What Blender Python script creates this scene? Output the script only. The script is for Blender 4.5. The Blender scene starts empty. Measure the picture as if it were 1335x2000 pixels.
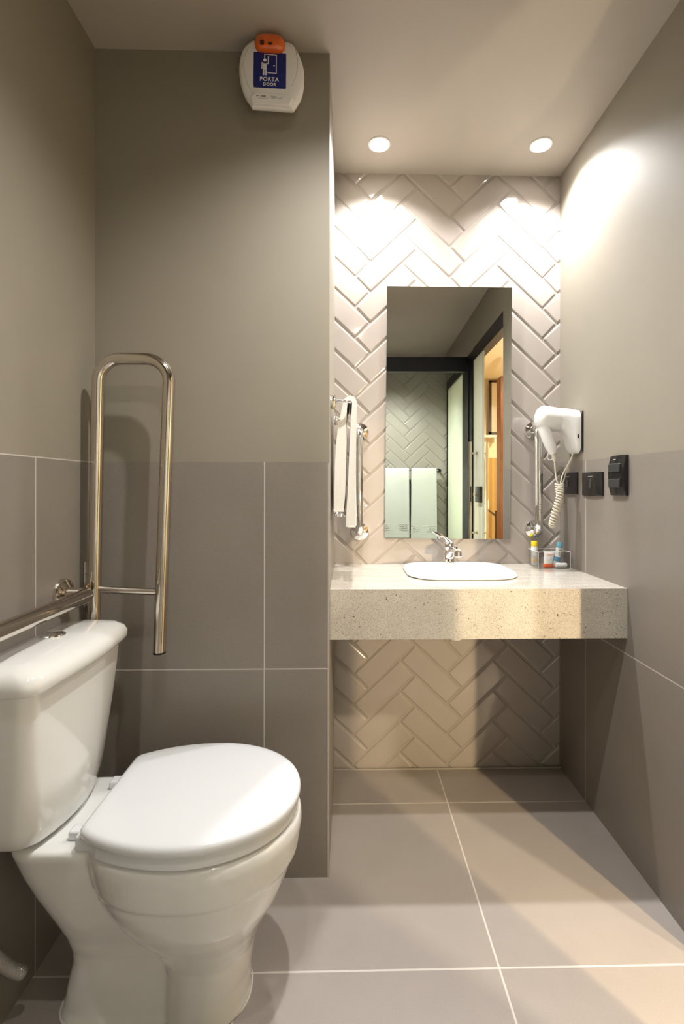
import bpy, bmesh, math, random
from mathutils import Vector, Matrix
random.seed(7)
C = bpy.context.scene.collection
sc = bpy.context.scene
PI = math.pi

# ------------------------------------------------------------------ camera
F_PX = 952.6
cam_d = bpy.data.cameras.new('camera')
cam_d.sensor_fit = 'AUTO'; cam_d.sensor_width = 36.0
cam_d.lens = F_PX * 36.0 / 2000.0
cam_d.shift_x = -32.76 / 2000.0
cam_d.shift_y = -49.86 / 2000.0
cam_d.clip_start = 0.02
cam = bpy.data.objects.new('camera', cam_d); C.objects.link(cam)
cam.location = (0, 0, 1.1383)
YAW, ROL = 0.0209, -0.001
cam.rotation_euler = (Matrix.Rotation(-YAW, 3, 'Z') @ Matrix.Rotation(PI/2, 3, 'X') @ Matrix.Rotation(-ROL, 3, 'Z')).to_euler()
sc.camera = cam

# ------------------------------------------------------------------ world and exposure
w = bpy.data.worlds.new('world'); sc.world = w; w.use_nodes = True
w.node_tree.nodes['Background'].inputs[0].default_value = (0.8, 0.85, 1, 1)
w.node_tree.nodes['Background'].inputs[1].default_value = 0.3
sc.view_settings.view_transform = 'Standard'
sc.view_settings.look = 'None'
sc.view_settings.gamma = 1.0
sc.view_settings.use_curve_mapping = False
sc.view_settings.exposure = 1.95
sc.cycles.sample_clamp_indirect = 6.0
sc.cycles.max_bounces = 14
sc.cycles.diffuse_bounces = 8
sc.cycles.transparent_max_bounces = 16

# lamp powers (W) used by the fixtures below
P_VANITY, P_ROOM, P_ENTRY, P_SHOWER, P_BED, P_TABLE = 18.0, 21.5, 5.5, 52, 95.0, 31.0
COL_VANITY = (1.0, 0.985, 0.975)
COL_ROOM = (1.0, 0.965, 0.91)
COL_BED = (1.0, 0.86, 0.66)
COL_TABLE = (1.0, 0.74, 0.42)

def lamp(name, loc, power, col, kind='SPOT', size=0.03, cone=110, blend=0.6, target=None, parent=None):
    d = bpy.data.lights.new(name, kind); d.energy = power; d.color = col
    if kind == 'AREA':
        d.shape = 'DISK'; d.size = size
    else:
        d.shadow_soft_size = size
    if kind == 'SPOT':
        d.spot_size = math.radians(cone); d.spot_blend = blend
    o = bpy.data.objects.new(name, d); C.objects.link(o); o.location = loc
    if target is not None:
        o.rotation_euler = (Vector(target) - Vector(loc)).to_track_quat('-Z', 'Y').to_euler()
    if parent: o.parent = parent
    return o

# ------------------------------------------------------------------ room numbers
H = 2.40
XR, XL, XW = 0.858, -0.731, -0.056
YB, YW, YC = 1.965, 1.422, 1.484
YO = -0.73                      # opposite wall behind the camera
TT, TTR = 1.209, 1.234          # top of the wall tiling
CT, CBZ = 0.825, 0.672          # counter top / bottom of its front

# ------------------------------------------------------------------ materials
def mat(name, col=(.8,.8,.8), rough=.5, metal=0, spec=.5, **kw):
    m = bpy.data.materials.new(name); m.use_nodes = True
    b = m.node_tree.nodes['Principled BSDF']
    b.inputs['Base Color'].default_value = (*col, 1)
    b.inputs['Roughness'].default_value = rough
    b.inputs['Metallic'].default_value = metal
    b.inputs['Specular IOR Level'].default_value = spec
    for k, v in kw.items():
        b.inputs[k.replace('_', ' ')].default_value = v
    return m
def nt(m): return m.node_tree.nodes, m.node_tree.links, m.node_tree.nodes['Principled BSDF']
def noise(n, l, coord, scale, detail=3, rough=.5):
    t = n.new('ShaderNodeTexNoise'); t.inputs['Scale'].default_value = scale
    t.inputs['Detail'].default_value = detail; t.inputs['Roughness'].default_value = rough
    l.new(coord, t.inputs['Vector']); return t
def ramp(n, l, src, stops):
    r = n.new('ShaderNodeValToRGB'); l.new(src, r.inputs[0])
    e = r.color_ramp.elements
    while len(e) < len(stops): e.new(0.5)
    for i, (p, c) in enumerate(stops):
        e[i].position = p; e[i].color = (*c, 1) if len(c) == 3 else c
    return r
def objco(n): 
    t = n.new('ShaderNodeTexCoord'); return t.outputs['Object']
def math_(n, l, op, a, b=None):
    m = n.new('ShaderNodeMath'); m.operation = op
    for i, v in enumerate((a, b)):
        if v is None: continue
        if isinstance(v, (int, float)): m.inputs[i].default_value = v
        else: l.new(v, m.inputs[i])
    return m.outputs[0]
def bump(n, l, b, h, strength=.2, dist=.001):
    u = n.new('ShaderNodeBump'); u.inputs['Strength'].default_value = strength
    u.inputs['Distance'].default_value = dist; l.new(h, u.inputs['Height'])
    l.new(u.outputs[0], b.inputs['Normal']); return u

def tile_mat(name, lines, col, grout=(.52,.49,.45), half=.0017, rough=.42, var=.06):
    """matte speckled porcelain with grout joints at the given object coordinates {axis: [positions]}"""
    m = mat(name, col, rough); n, l, b = nt(m); co = objco(n)
    fine = noise(n, l, co, 900, 2); big = noise(n, l, co, 6, 3)
    c0 = tuple(x*(1-var*3) for x in col); c1 = tuple(min(1, x*(1+var*3)) for x in col)
    r = ramp(n, l, fine.outputs[0], [(0.3, c0), (0.7, c1)])
    mx = n.new('ShaderNodeMix'); mx.data_type = 'RGBA'; mx.blend_type = 'MULTIPLY'; mx.inputs[0].default_value = 1
    r2 = ramp(n, l, big.outputs[0], [(0.35, (.95,.95,.95)), (0.65, (1,1,1))])
    l.new(r.outputs[0], mx.inputs[6]); l.new(r2.outputs[0], mx.inputs[7])
    s = n.new('ShaderNodeSeparateXYZ'); l.new(co, s.inputs[0])
    tot = None
    for ax, ps in lines.items():
        for p in ps:
            d = math_(n, l, 'ABSOLUTE', math_(n, l, 'SUBTRACT', s.outputs[ax], p))
            k = math_(n, l, 'LESS_THAN', d, half)
            tot = k if tot is None else math_(n, l, 'MAXIMUM', tot, k)
    if tot is None:
        l.new(mx.outputs[2], b.inputs['Base Color']); return m
    g = n.new('ShaderNodeMix'); g.data_type = 'RGBA'; l.new(tot, g.inputs[0])
    l.new(mx.outputs[2], g.inputs[6]); g.inputs[7].default_value = (*grout, 1)
    l.new(g.outputs[2], b.inputs['Base Color'])
    bump(n, l, b, math_(n, l, 'SUBTRACT', 1.0, tot), .3, .001)
    return m

TILE = (.235, .209, .182)
M_FLOOR = tile_mat('floor_porcelain', {'X': [.357, -.246], 'Y': [1.749, 1.146, .543, -.06]}, (.36, .325, .30), rough=.33, half=.0024, grout=(.62,.59,.55))
M_TW = tile_mat('wing_porcelain', {'X': [-.244], 'Z': [.6076]}, TILE)
M_TL = tile_mat('left_porcelain', {'Y': [1.156, .553, -.05], 'Z': [.607, 1.2068]}, TILE)
M_TR = tile_mat('right_porcelain', {'Y': [1.749, 1.146], 'Z': [.622]}, TILE)
def paint(name, col):
    m = mat(name, col, .6); n, l, b = nt(m); co = objco(n)
    a = noise(n, l, co, 3, 3)
    r = ramp(n, l, a.outputs[0], [(.3, tuple(x*.96 for x in col)), (.7, tuple(x*1.03 for x in col))])
    l.new(r.outputs[0], b.inputs['Base Color'])
    f = noise(n, l, co, 250, 3); bump(n, l, b, f.outputs[0], .08, .0008)
    return m
M_PAINT = paint('greige_wall_paint', (.27, .242, .193))
M_CEIL = paint('ceiling_paint', (.43, .385, .33))
M_SOFFIT = M_CEIL
def glaze(name, col):
    m = mat(name, col, .10, spec=.6, Coat_Weight=.5, Coat_Roughness=.04); n, l, b = nt(m); co = objco(n)
    a = noise(n, l, co, 9, 2); bump(n, l, b, a.outputs[0], .25, .004)
    return m
M_METRO = glaze('glazed_metro_tile', (.40, .355, .32))
M_GROUT = mat('metro_grout', (.36, .325, .29), .8)
M_TRIM = mat('tile_edge_trim', (.42, .38, .335), .3)
M_CHROME = mat('chrome', (.82, .82, .83), .05, 1)
M_STEEL = mat('polished_stainless', (.66, .61, .55), .10, 1)
M_CERAM = mat('white_ceramic', (.78, .785, .77), .08, spec=.6, Coat_Weight=.6, Coat_Roughness=.03)
M_BASIN = mat('white_basin_ceramic', (.85, .85, .84), .07, spec=.6)
M_SEAT = mat('white_seat_plastic', (.73, .75, .78), .14)
M_WPLA = mat('white_plastic', (.80, .80, .79), .25)
M_SIREN = mat('siren_white_plastic', (.84, .82, .80), .3)
M_BLACKF = mat('black_aluminium', (.008, .008, .010), .35, spec=.25)
M_BLACKP = mat('black_switch_plastic', (.012, .011, .011), .22)
M_BTN = mat('graphite_switch_button', (.035, .035, .037), .35)
M_BLUE = mat('blue_label', (.006, .014, .16), .35)
M_WHITEINK = mat('white_ink', (.82, .82, .82), .5)
M_DARKINK = mat('dark_ink', (.03, .03, .03), .5)
M_CORD = mat('cream_cord', (.72, .67, .56), .4)
M_GREYMETAL = mat('brushed_chrome_lock', (.30, .36, .34), .2, 1)
M_TOWEL = mat('white_towel_cotton', (.74, .725, .69), .9)
n, l, b = nt(M_TOWEL); co = objco(n); a_ = noise(n, l, co, 420, 3, .7); bump(n, l, b, a_.outputs[0], .6, .002)
M_MIRROR = mat('mirror_silver', (.84, .87, .85), .0, 1)
M_MEDGE = mat('mirror_glass_edge', (.55, .62, .58), .1)
M_WOOD = mat('dark_reddish_wood', (.10, .03, .01), .35)
n, l, b = nt(M_WOOD); co = objco(n)
wv = n.new('ShaderNodeTexNoise'); mp = n.new('ShaderNodeMapping'); mp.inputs['Scale'].default_value = (40, 40, 2); l.new(co, mp.inputs[0]); l.new(mp.outputs[0], wv.inputs['Vector'])
r_ = ramp(n, l, wv.outputs[0], [(.3, (.09,.028,.008)), (.7, (.17,.055,.018))]); l.new(r_.outputs[0], b.inputs['Base Color'])
M_CREAM = mat('cream_wall_paint', (.78, .66, .44), .6)
M_CURTAIN = mat('ochre_curtain', (.60, .42, .16), .8)
M_WHITEW = mat('white_joinery', (.82, .78, .68), .4)
M_DARKW = mat('dark_brown_frame', (.03, .015, .01), .4)
M_LENS_W = mat('picture_glass', (.70, .62, .45), .2)
M_SHFL = M_FLOOR
# granite
M_GRAN = mat('speckled_granite', (.5,.46,.4), .12, spec=.55); n, l, b = nt(M_GRAN); co = objco(n)
sp = noise(n, l, co, 420, 3, .75); r1 = ramp(n, l, sp.outputs[0], [(.30, (.22,.20,.17)), (.46, (.53,.495,.435)), (.72, (.70,.665,.61))])
bl = noise(n, l, co, 160, 2, .6); r2 = ramp(n, l, bl.outputs[0], [(.27, (.14,.11,.08)), (.33, (1,1,1))])
mp = n.new('ShaderNodeMapping'); mp.inputs['Scale'].default_value = (3, 26, 3); l.new(co, mp.inputs[0])
st = noise(n, l, mp.outputs[0], 1.6, 4, .6); r3 = ramp(n, l, st.outputs[0], [(.35, (.82,.81,.79)), (.65, (1,1,1))])
m1 = n.new('ShaderNodeMix'); m1.data_type='RGBA'; m1.blend_type='MULTIPLY'; m1.inputs[0].default_value=1
l.new(r1.outputs[0], m1.inputs[6]); l.new(r2.outputs[0], m1.inputs[7])
m2 = n.new('ShaderNodeMix'); m2.data_type='RGBA'; m2.blend_type='MULTIPLY'; m2.inputs[0].default_value=1
l.new(m1.outputs[2], m2.inputs[6]); l.new(r3.outputs[0], m2.inputs[7]); l.new(m2.outputs[2], b.inputs['Base Color'])

def emis(name, col, strength):
    m = bpy.data.materials.new(name); m.use_nodes = True; n = m.node_tree.nodes; l = m.node_tree.links
    n.clear(); e = n.new('ShaderNodeEmission'); o = n.new('ShaderNodeOutputMaterial')
    e.inputs[0].default_value = (*col, 1); e.inputs[1].default_value = strength; l.new(e.outputs[0], o.inputs[0]); return m
M_BULB = emis('lit_led_lens', (1, .96, .9), 14)
M_BULBW = emis('lit_warm_lens', (1, .82, .58), 10)
def glassy(name, tint, gloss=.08):
    m = bpy.data.materials.new(name); m.use_nodes = True; n = m.node_tree.nodes; l = m.node_tree.links
    n.clear(); t = n.new('ShaderNodeBsdfTransparent'); g = n.new('ShaderNodeBsdfGlossy'); mx = n.new('ShaderNodeMixShader')
    f = n.new('ShaderNodeLayerWeight'); f.inputs[0].default_value = gloss; o = n.new('ShaderNodeOutputMaterial')
    t.inputs[0].default_value = (*tint, 1); g.inputs['Roughness'].default_value = .01
    l.new(f.outputs[1], mx.inputs[0]); l.new(t.outputs[0], mx.inputs[1]); l.new(g.outputs[0], mx.inputs[2]); l.new(mx.outputs[0], o.inputs[0])
    return m
M_GLASS = glassy('clear_green_glass', (.90, .94, .91))
M_ACRYL = glassy('clear_acrylic', (.96, .96, .96))
# frosted cream door glass lets the bedroom light through
M_FROST = bpy.data.materials.new('frosted_cream_glass'); M_FROST.use_nodes = True
n = M_FROST.node_tree.nodes; l = M_FROST.node_tree.links; n.clear()
d_ = n.new('ShaderNodeBsdfDiffuse'); t_ = n.new('ShaderNodeBsdfTranslucent'); g_ = n.new('ShaderNodeBsdfGlossy'); x1 = n.new('ShaderNodeMixShader'); x2 = n.new('ShaderNodeMixShader'); o_ = n.new('ShaderNodeOutputMaterial')
d_.inputs[0].default_value = (.86,.87,.76,1); t_.inputs[0].default_value = (.80,.86,.84,1); g_.inputs[1].default_value = .1
x1.inputs[0].default_value = .30; l.new(d_.outputs[0], x1.inputs[1]); l.new(t_.outputs[0], x1.inputs[2])
x2.inputs[0].default_value = .05; l.new(x1.outputs[0], x2.inputs[1]); l.new(g_.outputs[0], x2.inputs[2]); l.new(x2.outputs[0], o_.inputs[0])
M_ORANGE = mat('orange_lens', (.78, .13, .006), .06, spec=.7, Coat_Weight=.5)

# ------------------------------------------------------------------ mesh helpers
def nb(): return bmesh.new()
def obj(name, bm, m, parent=None, smooth=False, angle=40, bevel=0, seg=2, subsurf=0):
    bmesh.ops.recalc_face_normals(bm, faces=bm.faces[:])
    me = bpy.data.meshes.new(name); bm.to_mesh(me); bm.free()
    for mm in (m if isinstance(m, (list, tuple)) else [m]): me.materials.append(mm)
    o = bpy.data.objects.new(name, me); C.objects.link(o)
    if parent:
        o.parent = parent; o.matrix_parent_inverse = PINV.get(parent.name, Matrix.Identity(4))
    if bevel:
        md = o.modifiers.new('bevel', 'BEVEL'); md.width = bevel; md.segments = seg; md.limit_method = 'ANGLE'; md.angle_limit = math.radians(35)
    if subsurf:
        md = o.modifiers.new('subsurf', 'SUBSURF'); md.levels = subsurf; md.render_levels = subsurf
    if smooth or bevel:
        for p in me.polygons: p.use_smooth = True
        try:
            me.set_sharp_from_angle(angle=math.radians(angle))
        except Exception: pass
    return o
PINV = {}
def thing(name, label, cat, loc, group=None):
    o = bpy.data.objects.new(name, None); C.objects.link(o); o.location = loc; o.empty_display_size = .05
    PINV[o.name] = Matrix.Translation(Vector(loc)).inverted()
    o['label'] = label; o['category'] = cat
    if group: o['group'] = group
    return o
def tag(o, label, cat, group=None, kind=None):
    o['label'] = label; o['category'] = cat
    if group: o['group'] = group
    if kind: o['kind'] = kind
    return o
def struct(name, bm, m, **kw):
    o = obj(name, bm, m, **kw); o['kind'] = 'structure'; return o
def box(bm, x0, x1, y0, y1, z0, z1, mi=0):
    vs = [bm.verts.new((x, y, z)) for x in (x0, x1) for y in (y0, y1) for z in (z0, z1)]
    for q in ((0,1,3,2),(4,6,7,5),(0,4,5,1),(2,3,7,6),(0,2,6,4),(1,5,7,3)):
        f = bm.faces.new([vs[i] for i in q]); f.material_index = mi
    return vs
def frame_from(t):
    t = t.normalized(); up = Vector((0,0,1)) if abs(t.z) < .9 else Vector((0,1,0))
    a = t.cross(up).normalized(); return a, a.cross(t).normalized()
def rings(bm, rr, cap=True, closed=False, mi=0):
    R = [[bm.verts.new(p) for p in r] for r in rr]; k = len(R[0])
    pairs = list(zip(R, R[1:])) + ([(R[-1], R[0])] if closed else [])
    for a, b_ in pairs:
        for i in range(k):
            f = bm.faces.new((a[i], a[(i+1)%k], b_[(i+1)%k], b_[i])); f.material_index = mi
    if cap and not closed:
        f = bm.faces.new(R[0][::-1]); f.material_index = mi
        f = bm.faces.new(R[-1]); f.material_index = mi
    return R
def tube(bm, pts, r, n=16, cap=True, closed=False, mi=0):
    pts = [Vector(p) for p in pts]; rs = r if isinstance(r, (list, tuple)) else [r]*len(pts)
    rr = []; N = len(pts)
    def tan(i):
        if closed: return pts[(i+1)%N] - pts[i-1]
        return pts[min(i+1, N-1)] - pts[max(i-1, 0)]
    a, b_ = frame_from(tan(0))
    for i, p in enumerate(pts):
        t = tan(i).normalized()
        a = (a - t*a.dot(t)).normalized(); b_ = a.cross(t)
        rr.append([p + (a*math.cos(2*PI*k/n) + b_*math.sin(2*PI*k/n))*rs[i] for k in range(n)])
    rings(bm, rr, cap, closed, mi)
def lathe(bm, origin, axis, prof, n=32, mi=0):
    """prof: list of (radius, distance along axis)"""
    o = Vector(origin); ax = Vector(axis).normalized(); a, b_ = frame_from(ax)
    rr = [[o + ax*d + (a*math.cos(2*PI*k/n) + b_*math.sin(2*PI*k/n))*max(r, 1e-4) for k in range(n)] for r, d in prof]
    rings(bm, rr, True, False, mi)
def bend_path(pts, rad, seg=8):
    """polyline with rounded corners"""
    P = [Vector(p) for p in pts]; out = [P[0]]
    for i in range(1, len(P)-1):
        d0 = (P[i-1]-P[i]).normalized(); d1 = (P[i+1]-P[i]).normalized()
        r = rad[i-1] if isinstance(rad, (list, tuple)) else rad
        ang = d0.angle(d1); c = r/math.tan(ang/2)
        s = P[i]+d0*c; e = P[i]+d1*c
        bis = (d0+d1).normalized(); ctr = P[i]+bis*(r/math.sin(ang/2))
        v0 = s-ctr; v1 = e-ctr; tot = v0.angle(v1)
        for k in range(seg+1):
            f = k/seg
            v = (v0*math.sin((1-f)*tot) + v1*math.sin(f*tot))/math.sin(tot)
            out.append(ctr+v)
    out.append(P[-1]); return out
def catmull(pts, seg=8):
    P = [Vector(p) for p in pts]; P = [2*P[0]-P[1]] + P + [2*P[-1]-P[-2]]; out = []
    for i in range(1, len(P)-2):
        for k in range(seg):
            t = k/seg
            out.append(.5*((2*P[i]) + (-P[i-1]+P[i+1])*t + (2*P[i-1]-5*P[i]+4*P[i+1]-P[i+2])*t*t + (-P[i-1]+3*P[i]-3*P[i+1]+P[i+2])*t**3))
    out.append(P[-2]); return out
def rrect(w_, h_, r, n=6):
    """rounded rectangle outline, centred, 2-D points"""
    out = []
    for cx, cy, a0 in ((w_/2-r, h_/2-r, 0), (-w_/2+r, h_/2-r, 90), (-w_/2+r, -h_/2+r, 180), (w_/2-r, -h_/2+r, 270)):
        for k in range(n+1):
            a = math.radians(a0+90*k/n); out.append((cx+r*math.cos(a), cy+r*math.sin(a)))
    return out
def text(name, s, size, loc, rx, m, parent, offset=0.0, extrude=.0002, spacing=1.0, rot=0.0):
    """flat lettering; rx = matrix turning local XY into the sign's plane"""
    cu = bpy.data.curves.new(name, 'FONT'); cu.body = s; cu.size = size; cu.extrude = extrude; cu.offset = offset
    cu.align_x = 'CENTER'; cu.align_y = 'CENTER'; cu.space_character = spacing; cu.resolution_u = 3
    t = bpy.data.objects.new(name+'_tmp', cu); C.objects.link(t)
    me = bpy.data.meshes.new_from_object(t.evaluated_get(bpy.context.evaluated_depsgraph_get()))
    bpy.data.objects.remove(t)
    me.transform(Matrix.Translation(Vector(loc)) @ rx.to_4x4() @ Matrix.Rotation(rot, 4, 'Z'))
    me.materials.clear(); me.materials.append(m); me.name = name
    o = bpy.data.objects.new(name, me); C.objects.link(o); o.parent = parent
    o.matrix_parent_inverse = PINV.get(parent.name, Matrix.Identity(4)); return o
FRONT = Matrix.Rotation(PI/2, 3, 'X')          # lettering facing the camera (towards -Y)
FACE_L = Matrix(((0,0,-1),(-1,0,0),(0,1,0)))   # lettering on the right wall facing -X

# ------------------------------------------------------------------ the setting
bm = nb(); box(bm, XL-.15, 1.06, YO-.15, YB+.15, -.10, 0); struct('floor', bm, M_FLOOR)
bm = nb(); box(bm, XL-.15, 1.06, YO-.15, YB+.15, H, H+.10); struct('ceiling', bm, M_CEIL)
def twowall(name, x0, x1, y0, y1, zt, mt, mp_):
    bm = nb(); box(bm, x0, x1, y0, y1, 0, zt, 0); box(bm, x0, x1, y0, y1, zt, H, 1)
    return struct(name, bm, [mt, mp_])
twowall('wall_left', XL-.12, XL, YO, YW, 1.208, M_TL, M_PAINT)
wp = twowall('wall_partition', XL-.12, XW, YW, YB+.10, TT, M_TW, M_PAINT)
twowall('wall_right', XR, XR+.10, 1.133, YB+.10, TTR, M_TR, M_PAINT)
bm = nb(); box(bm, XW-.0045, XW+.0006, YW-.0012, YW+.004, 0, TT-.002); t_ = struct('trim_1', bm, M_TRIM)
# silicone bead at floor and ceiling lines of the niche
bm = nb(); tube(bm, [(XW, YB-.010, .003), (XR, YB-.010, .003)], .004, 8); struct('trim_2', bm, M_GROUT)

def herringbone(name, x0, x1, z0, z1, y, s, ox, oz, lean=0.0, base=.12):
    """glazed metro tiles laid in herringbone; s=-1: face towards -Y, +1: towards +Y"""
    T = nb(); L, W, th, bev = .2545, .0838, .008, .0065
    px, pz = .190, .1232
    for ci in range(-3, 14):
        for cj in range(-4, 26):
            sl = ci % 2
            cx = ox + (ci-4)*px; cz = oz + (4-cj)*pz + (pz/2 if sl else 0) + pz*3
            if cx < x0-.16 or cx > x1+.16 or cz < z0-.16 or cz > z1+.16: continue
            cxx = cx - lean*(2.1-cz)
            a = math.radians(43.2 if not sl else -43.2)
            tx, tz, dy = random.uniform(-.0035, .0035), random.uniform(-.0035, .0035), random.uniform(-.0004, .0004)
            rr = []
            for inset, d in ((0, 0), (0, th*.45), (bev*.35, th*.80), (bev, th)):
                ring = []
                for u, v in rrect(L-2*inset, W-2*inset, .0015, 1):
                    X = cxx + u*math.cos(a) - v*math.sin(a); Z = cz + u*math.sin(a) + v*math.cos(a)
                    ring.append((X, y + s*(d + (dy + tx*u + tz*v if d else 0)), Z))
                rr.append(ring)
            rings(T, rr, True)
    for co_, no in (((x0,0,0),(-1,0,0)), ((x1,0,0),(1,0,0)), ((0,0,z0),(0,0,-1)), ((0,0,z1),(0,0,1))):
        bmesh.ops.bisect_plane(T, geom=T.verts[:]+T.edges[:]+T.faces[:], plane_co=co_, plane_no=no, clear_outer=True)
    yb = (y, y - s*base); n0 = len(T.faces)
    box(T, x0, x1, min(yb[0]+s*.0045, yb[1]), max(yb[0]+s*.0045, yb[1]), z0, z1, 1)
    bmesh.ops.recalc_face_normals(T, faces=T.faces[:])
    return struct(name, T, [M_METRO, M_GROUT])
# the tile faces stand at YB
herringbone('wall_back', XW, XR, 0, H, YB+.008, -1, .152, 2.165-.1232*3, lean=.0052)
herringbone('wall_opposite', XL, XR+.10, 0, H, YO-.008, 1, .20, 2.16-.1232*3)

# black framed glazing on the right side, behind the camera
Y0P, Y1P = 0.07, 0.40
def bar(bm, x0, x1, y0, y1, z0, z1): box(bm, x0, x1, y0, y1, z0, z1)
bm = nb(); box(bm, XR, XR+.10, .38, 1.133, 2.14, H); box(bm, XR, XR+.10, YO, .38, 2.13, H); struct('wall_over_door', bm, M_PAINT)
bm = nb(); box(bm, XR+.002, XR+.06, YO, 1.133, 2.052, 2.14); struct('trim_3', bm, M_BLACKF, bevel=.002)
bm = nb(); box(bm, XR-.012, XR+.05, Y0P, .27, 0, 2.052); box(bm, XR-.004, XR+.06, .27, .36, 0, 2.052); struct('trim_4', bm, M_BLACKF, bevel=.002)
bm = nb(); box(bm, XR+.012, XR+.022, YO+.02, Y0P, .03, 2.052); struct('window_1', bm, M_FROST)
bm = nb(); box(bm, XR+.004, XR+.03, YO, YO+.022, 0, 2.052); box(bm, XR+.004, XR+.03, YO+.022, Y0P, 0, .03); struct('trim_5', bm, M_BLACKF)
# sliding frosted door leaf with handle
door = bpy.data.objects.new('door_1', None); C.objects.link(door); door.location = (XR+.02, .5, 0); door['kind'] = 'structure'
PINV['door_1'] = Matrix.Translation(Vector(door.location)).inverted()
bm = nb(); box(bm, XR+.008, XR+.018, .365, .632, .012, 2.055); obj('door_glass', bm, M_FROST, door)
bm = nb(); box(bm, XR+.0072, XR+.0188, .630, .637, .012, 2.055); obj('door_glass_edge', bm, M_MEDGE, door)
for s in (-1, 1):
    bm = nb(); xx = XR+.013+s*.058
    tube(bm, [(xx, .49, .46), (xx, .49, 1.452)], .0125, 20)
    for zz in (1.372, .815): tube(bm, [(xx, .49, zz), (XR+.013+s*.010, .49, zz)], .006, 12); lathe(bm, (XR+.013+s*.005, .49, zz), (s,0,0), [(.011,0),(.011,.006),(.006,.010)], 16)
    obj('door_handle', bm, M_STEEL, door, smooth=True)
bm = nb(); box(bm, XR-.012, XR+.006, .50, .635, 1.03, 1.14); obj('door_lock', bm, M_BLACKP, door, bevel=.003)
bm = nb(); lathe(bm, (XR-.012, .56, 1.085), (-1,0,0), [(.016,0),(.016,.010),(.011,.014),(.011,.026),(.001,.028)], 20); obj('lock_knob', bm, M_CHROME, door, smooth=True)
# shower header and glass
bm = nb(); box(bm, XL, XR+.001, .16, .215, 2.012, 2.122); struct('trim_6', bm, M_BLACKF, bevel=.002)
bm = nb(); box(bm, .17, XR-.012, .186, .194, .015, 2.012); struct('window_2', bm, M_GLASS)

# bedroom seen through the doorway, only in the mirror
BX, BY = 3.4, -2.35
bm = nb(); box(bm, XR+.10, BX, BY, 2.0, -.10, 0); struct('floor_bedroom', bm, mat('bedroom_floor', (.35,.24,.14), .4))
bm = nb(); box(bm, XR+.10, BX, BY, 2.0, 2.50, 2.60); struct('ceiling_bedroom', bm, mat('bedroom_ceiling_paint', (.82,.74,.58), .7))
bm = nb(); box(bm, XR+.10, BX, BY-.1, BY, 0, 2.5); struct('wall_bedroom_rear', bm, M_CREAM)
bm = nb(); box(bm, BX, BX+.1, BY, 2.0, 0, 2.5); struct('wall_bedroom_side', bm, M_CREAM)
bm = nb(); box(bm, XR+.10, BX, 2.0, 2.1, 0, 2.5); struct('wall_bedroom_front', bm, M_CREAM)
bm = nb(); box(bm, XR+.05, XR+.10, BY, YO, 0, 2.5); box(bm, XR+.101, XR+.11, YO, 2.0, 2.14, 2.5); struct('wall_bedroom_inner', bm, M_CREAM)

# ------------------------------------------------------------------ downlights
def downlight(name, x, y, label, power, col, cone, blend, z=H, r=.041, lens=M_BULB, group=None, size=.02, tgt=None):
    t = thing(name, label, 'ceiling light', (x, y, z), group)
    bm = nb(); lathe(bm, (x, y, z), (0,0,-1), [(r*.80,-.012),(r*.80,.0015),(r*.86,.0045),(r*.98,.0035),(r,0),(r,-.004)], 40); 
    obj('trim_ring', bm, M_WPLA, t, smooth=True)
    bm = nb(); lathe(bm, (x, y, z), (0,0,-1), [(r*.78,-.01),(r*.78,.001),(r*.55,.003),(.001,.004)], 32); obj('lens', bm, lens, t, smooth=True)
    if power: 
        g = lamp(name+'_glow', (x, y, z-.012), power, col, 'SPOT', size, cone, blend, target=tgt or (x, y, 0)); 
        g.parent = t; g.matrix_parent_inverse = PINV[t.name]
    return t
downlight('downlight', .112, 1.795, 'left of the two lit round ceiling spotlights above the washbasin', P_VANITY, COL_VANITY, 134, .92, group='recessed spotlights above the washbasin')
downlight('downlight', .708, 1.785, 'lit round ceiling spotlight above the washbasin, the one nearest the right wall', P_VANITY, COL_VANITY, 134, .92, group='recessed spotlights above the washbasin')
downlight('downlight', .06, .955, 'round ceiling spotlight in the middle of the bathroom between toilet and door', P_ROOM, COL_ROOM, 136, 1.0, group='recessed spotlights in the room')
downlight('downlight', -.12, .40, 'round ceiling spotlight just in front of the shower header', P_ENTRY, COL_ROOM, 140, .9, group='recessed spotlights in the room')
downlight('downlight', .08, -.05, 'round ceiling spotlight inside the shower', P_SHOWER, COL_ROOM, 92, .95, tgt=(.50, -.62, .60))
downlight('downlight', 2.1, -.4, 'warm round ceiling light in the bedroom', P_BED, COL_BED, 165, .4, z=2.5, r=.07, lens=M_BULBW, size=.06)

# ------------------------------------------------------------------ vanity counter
bm = nb()
box(bm, XW, XR, YC, YC+.022, CBZ, CT)                 # front apron
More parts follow.
